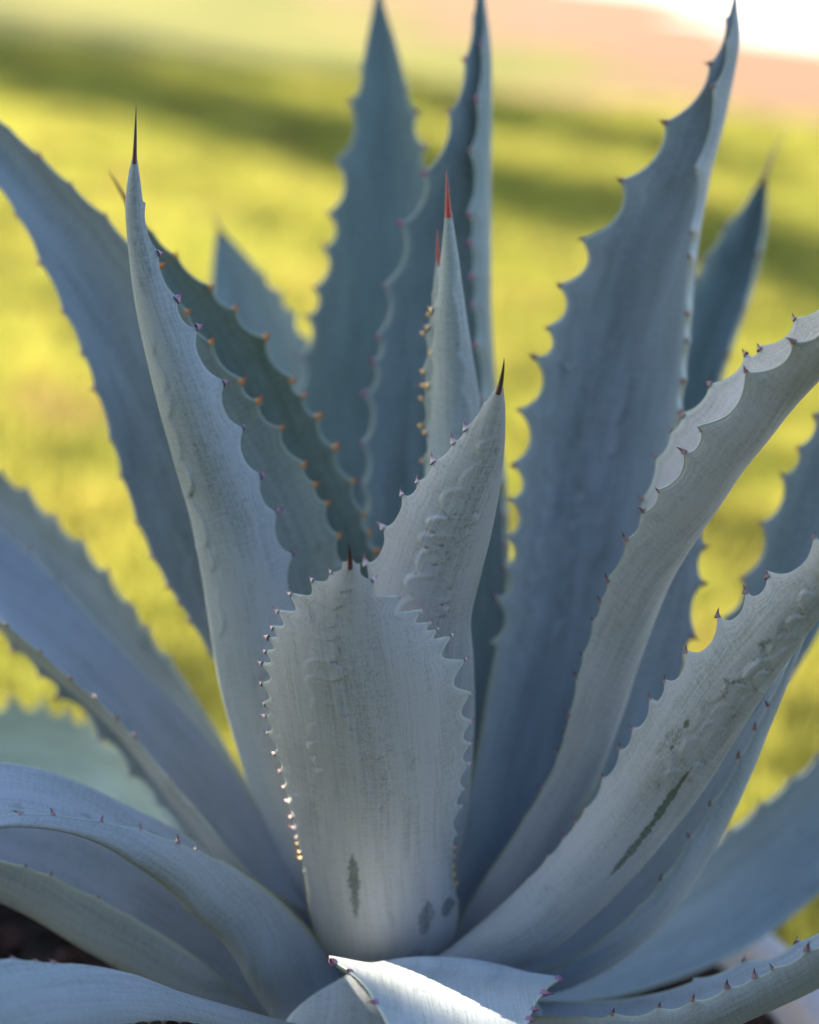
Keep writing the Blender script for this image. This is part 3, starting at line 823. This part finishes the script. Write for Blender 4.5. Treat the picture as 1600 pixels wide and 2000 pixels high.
# ---- upper left back leaf
leaf([(690, 1850), (560, 1600), (440, 1330), (372, 1210), (325, 1135), (297, 1080), (267, 1010), (238, 920), (214, 840), (186, 750), (160, 680), (124, 600), (80, 505), (30, 410), (-30, 330), (-120, 230), (-200, 150)],
     [(760, 1800), (690, 1550), (600, 1200), (520, 980), (450, 800), (380, 660), (310, 550), (250, 475), (200, 420), (138, 363), (75, 305), (0, 238), (-70, 190), (-135, 160), (-200, 140)],
     [(0, 1.34), (0.5, 1.31), (1, 1.28)], c=0.22, th=0.016, tL=[(33, 421), (81, 511), (125, 609), (160, 686), (186, 756), (215, 861), (234, 931), (264, 1020), (294, 1090), (322, 1144), (345, 1184), (366, 1219)],
     tR=[(77, 308), (140, 364), (203, 423)], tcol='purple', tsize=0.0042, hb=0.0014, bloom=0.72, wax=BLUE, nu=52, nv=240, relief=2.0, imprints=[(0.22, 0.6, -0.45, -0.5, 0.026, 0.007, -1, 0.0016)],
     label='long leaf arching out of the upper left edge')
# ---- left mid leaf, behind
leaf([(690, 1900), (560, 1750), (430, 1570), (330, 1440), (230, 1320), (130, 1210), (50, 1130), (-40, 1040), (-140, 950)],
     [(740, 1830), (600, 1720), (515, 1580), (455, 1490), (420, 1432), (375, 1362), (335, 1300), (285, 1235), (250, 1182), (205, 1125), (160, 1070), (100, 1015), (52, 965), (0, 930), (-60, 900), (-145, 940)],
     [(0, 1.33), (0.5, 1.42), (1, 1.46)], c=0.15, th=0.014, tR=[(2, 930), (58, 962), (105, 1017), (165, 1066), (210, 1124), (259, 1187), (287, 1236)], tcol='purple', tsize=0.004, hb=0.005, bloom=0.70, wax=BLUE, nu=44, nv=180,
     label='dark blurred leaf at the left edge above the lavender leaf')
# ---- left lavender leaf in front of it (channel, near margin towards camera)
leaf([(700, 1930), (590, 1800), (535, 1752), (470, 1685), (402, 1602), (335, 1525), (264, 1440), (190, 1366), (140, 1326), (78, 1272), (15, 1222), (-60, 1165), (-150, 1100)],
     [(730, 1850), (600, 1740), (500, 1570), (400, 1432), (300, 1330), (230, 1258), (150, 1175), (110, 1132), (55, 1078), (10, 1042), (-50, 1010), (-100, 1010), (-150, 1090)],
     [(0, 1.30), (0.5, 1.30), (1, 1.30)], K=[(705, 1935), (590, 1815), (515, 1745), (445, 1665), (375, 1575), (310, 1495), (240, 1410), (165, 1335), (115, 1290), (50, 1230), (-10, 1170), (-80, 1110), (-152, 1095)],
     oL=-0.06, oR=0.06, oK=0.03, th=0.008, tL=[(15, 1222), (77, 1272), (141, 1326), (184, 1362), (229, 1405), (264, 1440), (330, 1520)], tR=[(20, 1048), (60, 1080), (112, 1135)], tcol='brown', tsize=0.004, hb=0.0018, bloom=0.86, wax=(0.40, 0.44, 0.505), nu=50, nv=200,
     label='bright lavender leaf sweeping to the left edge')
# ---- leaf below the lavender one
leaf([(700, 1960), (600, 1850), (500, 1760), (405, 1672), (330, 1590), (255, 1500), (195, 1425), (120, 1352), (83, 1318), (28, 1264), (-30, 1210), (-120, 1150)],
     [(740, 1900), (620, 1800), (540, 1730), (450, 1640), (370, 1550), (300, 1470), (225, 1390), (160, 1330), (110, 1280), (50, 1225), (-20, 1180), (-118, 1145)],
     [(0, 1.33), (0.5, 1.36), (1, 1.37)], c=0.15, th=0.014, tL=[(28, 1264), (83, 1317), (120, 1352), (200, 1432), (260, 1506)], tcol='purple', tsize=0.0045, hb=0.003, bloom=0.80, wax=BLUE, nu=36, nv=160)
# ---- pale green blurred leaf, far left low
leaf([(620, 1900), (450, 1790), (300, 1720), (150, 1680), (0, 1660), (-150, 1640), (-300, 1560)],
     [(640, 1850), (440, 1720), (355, 1640), (300, 1565), (250, 1500), (180, 1425), (110, 1395), (30, 1378), (-80, 1400), (-200, 1460), (-302, 1555)],
     [(0, 1.36), (0.4, 1.55), (1, 1.70)], c=0.12, th=0.014, tR=[(26, 1380), (83, 1389), (136, 1400), (175, 1416), (225, 1470), (280, 1540)], tcol='purple', tsize=0.004, hb=0.011, pw=2.2, bloom=0.9, wax=(0.50, 0.62, 0.56), nu=36, nv=140,
     label='pale green blurred leaf low at the left edge')
# ---- arching left leaf with teeth along its near margin
leaf([(700, 1900), (650, 1862), (585, 1795), (520, 1737), (450, 1690), (383, 1660), (345, 1645), (275, 1621), (196, 1605), (100, 1592), (37, 1590), (-40, 1600), (-130, 1630), (-220, 1680)],
     [(740, 1830), (690, 1830), (620, 1790), (540, 1745), (440, 1685), (340, 1618), (255, 1575), (160, 1530), (75, 1500), (0, 1488), (-60, 1490), (-110, 1520), (-160, 1580), (-222, 1672)],
     [(0, 1.27), (0.45, 1.16), (1, 1.10)], K=[(560, 1990), (500, 1910), (470, 1860), (430, 1815), (385, 1780), (340, 1735), (300, 1704), (250, 1672), (200, 1642), (120, 1612), (40, 1600), (-40, 1606), (-130, 1638), (-222, 1682)],
     oL=-0.01, oR=0.09, oK=-0.02, th=0.008, tL=[(37, 1589), (101, 1591), (196, 1604), (275, 1620), (346, 1643), (381, 1658)], tcol='brown', tsize=0.0052, hb=0.0012, hook=0.6, bloom=0.86, wax=(0.40, 0.43, 0.475), green=(0.11, 0.13, 0.09), nu=64, nv=240,
     label='thick arching leaf bending left with teeth along its near margin')
# ---- leaf below it
leaf([(640, 2010), (535, 1990), (480, 1955), (420, 1898), (330, 1834), (260, 1793), (200, 1760), (100, 1712), (50, 1694), (0, 1680), (-80, 1670), (-200, 1680)],
     [(680, 1960), (540, 1960), (490, 1900), (465, 1830), (400, 1770), (330, 1720), (250, 1670), (150, 1625), (60, 1600), (-20, 1590), (-100, 1610), (-200, 1672)],
     [(0, 1.27), (0.5, 1.22), (1, 1.20)], K=[(640, 2030), (500, 2020), (420, 1985), (360, 1950), (285, 1905), (225, 1868), (160, 1832), (80, 1785), (40, 1765), (0, 1748), (-80, 1715), (-202, 1684)],
     oL=-0.02, oR=0.06, oK=0.015, th=0.006, tL=[(50, 1695), (100, 1712), (190, 1756)], tcol='brown', tsize=0.003, hb=0.001, bloom=0.88, wax=(0.40, 0.43, 0.475), nu=56, nv=200,
     label='low lavender leaf below the arching left leaf')
# ---- near bottom left leaf
leaf([(760, 2080), (600, 2050), (480, 2020), (380, 1998), (300, 1994), (200, 2010), (80, 2050), (-60, 2110), (-200, 2200)],
     [(790, 2040), (640, 2012), (540, 1990), (450, 1965), (350, 1936), (260, 1903), (170, 1885), (90, 1880), (0, 1874), (-90, 1900), (-160, 1990), (-202, 2190)],
     [(0, 1.22), (0.5, 1.06), (1, 0.95)], c=0.10, th=0.014, face='out', tR=('auto', 8, 0.55, 0.85), tL=[(350, 1990), (320, 1992), (290, 1994)], tcol='brown', tsize=0.004, hb=0.0016, bloom=0.84, wax=(0.38, 0.42, 0.47), green=(0.12, 0.14, 0.10), nu=60, nv=220,
     label='near leaf filling the bottom left corner')
# ---- leaf base under the folded front leaf
leaf([(560, 2120), (548, 2050), (556, 2000), (585, 1965), (625, 1935), (665, 1912), (710, 1890)],
     [(1000, 2120), (1040, 2050), (1060, 2000), (1050, 1960), (1010, 1930), (960, 1905), (900, 1880)],
     [(0, 1.185), (0.5, 1.19), (1, 1.20)], face='out', c=0.10, th=0.02, tip=False, bloom=0.84, wax=(0.38, 0.41, 0.46), nu=50, nv=100)
# ---- folded front leaf pointing at the camera
leaf([(770, 2010), (730, 1940), (665, 1884), (641, 1866), (662, 1882), (690, 1902), (718, 1932), (742, 1968), (762, 2020), (780, 2100), (800, 2220)],
     [(960, 2010), (1000, 1950), (1070, 1912), (1092, 1908), (1078, 1922), (1058, 1942), (1040, 1972), (1026, 2010), (1000, 2070), (950, 2150), (815, 2222)],
     [(0, 1.22), (0.18, 1.19), (0.3, 1.165), (0.36, 1.12), (0.5, 1.06), (0.7, 1.00), (1, 0.90)],
     K=[(850, 1990), (860, 1930), (868, 1888), (872, 1872), (878, 1892), (882, 1930), (886, 1968), (890, 2010), (892, 2060), (890, 2130), (808, 2224)],
     oK=0.0, th=0.012, tL=[(660, 1881), (686, 1898), (713, 1922), (740, 1960), (752, 1980)], tR=[(1089, 1911), (1058, 1938), (1036, 1970), (1030, 1990)], tcol='purple', tsize=0.0075, hb=0.001, hook=0.8, bloom=0.93, wax=(0.45, 0.50, 0.53), nu=80, nv=300,
     label='short folded leaf bending towards the viewer with a sunlit patch')
#END
# stem that carries the leaves
st = link('stem', lathe('stem', [(0.001, -0.12), (0.05, -0.115), (0.058, -0.02), (0.06, 0.0), (0.052, 0.04), (0.03, 0.09), (0.001, 0.11)], 32), M_STEM, agave)

# the 300 teeth that show largest are parts of their own, the rest one piece for each leaf
all_teeth.sort(key=lambda q: -q[0])
for _, o, M, col in all_teeth[:300]:
    t = link('tooth', TOOTH_MESH[col][0], None, o)
    t.matrix_local = M
rest = {}
for _, o, M, col in all_teeth[300:]:
    rest.setdefault((o.name, col), []).append(M)
for (on, col), Ms in rest.items():
    me0, V0, F0 = TOOTH_MESH[col]
    Vs, Fs = [], []
    for i, M in enumerate(Ms):
        a = np.array(M)
        Vs.append(V0 @ a[:3, :3].T + a[:3, 3])
        Fs.append(F0 + i * len(V0))
    t = link('small_teeth', np_mesh('small_teeth', np.concatenate(Vs), np.concatenate(Fs)), TOOTH[col], bpy.data.objects[on])
    t['kind'] = 'stuff'
print('teeth', len(all_teeth))

# ------------------------------------------------------------------ trees out of the frame that shade the plant and the lawn
def tree(name, x, y, h, r, z0, n, label, seed, lsize=0.09, hole=None, col=True):
    rg = np.random.default_rng(seed)
    e = bpy.data.objects.new(name, None)
    COL.objects.link(e)
    e.location = (x, y, 0)
    tag(e, label, 'tree', 'row of young trees beyond the left edge' if name == 'young_tree' else None)
    prof = [(0.16 * r + 0.05, -0.05), (0.10 * r + 0.04, 0.25), (0.08 * r + 0.04, z0), (0.05 * r + 0.02, (z0 + h) / 2), (0.01, h * 0.96)]
    link('trunk', lathe('trunk', prof, 14), M_TRUNK, e)
    k = int(n / 26)
    f = rg.random(k)
    rad = r * (np.sin(np.clip(f, 0.02, 0.98) * np.pi) ** (0.45 if col else 0.6)) * np.sqrt(rg.random(k))
    a = rg.random(k) * 2 * np.pi
    cl = np.stack([rad * np.cos(a), rad * np.sin(a), z0 + (h - z0) * f], 1)
    p = np.repeat(cl, 26, axis=0) + rg.normal(0, 0.13 * min(r, 1.2) + 0.05, (k * 26, 3))
    if hole is not None:
        q = p + np.array([x, y, 0]) - hole[0]
        dd_ = np.array(to_sun)
        dist = np.linalg.norm(q - (q @ dd_)[:, None] * dd_, axis=1)
        p = p[dist > hole[1]]
    n_ = len(p)
    u = norm(rg.normal(0, 1, (n_, 3))); v = norm(np.cross(u, rg.normal(0, 1, (n_, 3))))
    s_ = lsize * (0.6 + 0.8 * rg.random((n_, 1)))
    V = np.stack([p - u * s_, p + v * s_ * .45, p + u * s_, p - v * s_ * .45], 1).reshape(-1, 3)
    link('crown', np_mesh('crown', V, np.arange(4 * n_).reshape(-1, 4), False), M_TREELEAF, e)
    return e


SD = np.array([to_sun[0], to_sun[1]]) / math.hypot(to_sun[0], to_sun[1])
te = math.tan(SUN_EL)
# shade on the plant: crown centred on the ray from the plant to the sun
cx, cy = BASE[:2] + SD * 6.2 + np.array([-SD[1], SD[0]]) * 0.5
tree('broadleaf_tree', cx, cy, 8.6, 2.0, 2.85, 30000, 'round broadleaf tree beyond the left edge shading the agave', 3, 0.13, (unproject(820, 1874, 1.15), 0.122), False)
# a row of young trees whose crowns shade a band of the lawn
for i, (px, py, hc, r, n) in enumerate([(-80, 62, 4.6, 0.75, 3000), (150, 140, 4.4, 0.72, 3000), (360, 212, 4.2, 0.66, 2700), (560, 285, 4.0, 0.58, 2300), (800, 335, 4.0, 0.54, 2000),
                                        (1020, 375, 3.9, 0.52, 2000), (1230, 425, 3.8, 0.48, 1700), (1440, 480, 3.8, 0.46, 1500), (1620, 540, 3.7, 0.44, 1400),
                                        (520, 130, 4.8, 0.45, 1300), (1000, 215, 4.8, 0.45, 1300), (1150, 275, 4.6, 0.42, 1100)]):
    g = ground_at(px, py)[:2] + SD * hc / te
    tree('young_tree', g[0], g[1], hc + r * 1.15, r, hc - r * 1.15, int(n * 0.34), 'young round headed tree in the row beyond the left edge', 40 + i, 0.085, None, False)

# unseen foliage screen added behind the camera to cut the low sky light
def added_hedge():
    rg = np.random.default_rng(5)
    e = bpy.data.objects.new('added_hedge', None)
    COL.objects.link(e)
    e.location = (0.6, -3.6, 0)
    tag(e, 'unseen evergreen screen added behind the viewpoint to block low sky', 'added_hedge')
    n_ = 42000
    p = np.stack([(rg.random(n_) - .5) * 15, (rg.random(n_) - .5) * 1.1, 0.05 + 3.4 * rg.random(n_)], 1)
    p[:, 1] += 0.12 * np.sin(p[:, 0] * 2.1) + 0.1 * np.sin(p[:, 0] * 5.3 + p[:, 2] * 3)
    p[:, 2] *= 1 + 0.05 * np.sin(p[:, 0] * 1.7)
    u = norm(rg.normal(0, 1, (n_, 3))); v = norm(np.cross(u, rg.normal(0, 1, (n_, 3))))
    s_ = 0.10 * (0.6 + 0.8 * rg.random((n_, 1)))
    V = np.stack([p - u * s_, p + v * s_ * .5, p + u * s_, p - v * s_ * .5], 1).reshape(-1, 3)
    link('foliage', np_mesh('foliage', V, np.arange(4 * n_).reshape(-1, 4), False), M_TREELEAF, e)
    for i in range(9):
        t = link('trunk', lathe('trunk', [(0.05, -0.02), (0.04, 0.6), (0.03, 1.6), (0.01, 2.9)], 8), M_TRUNK, e)
        t.location = (-6.6 + 1.65 * i, 0, 0)


added_hedge()
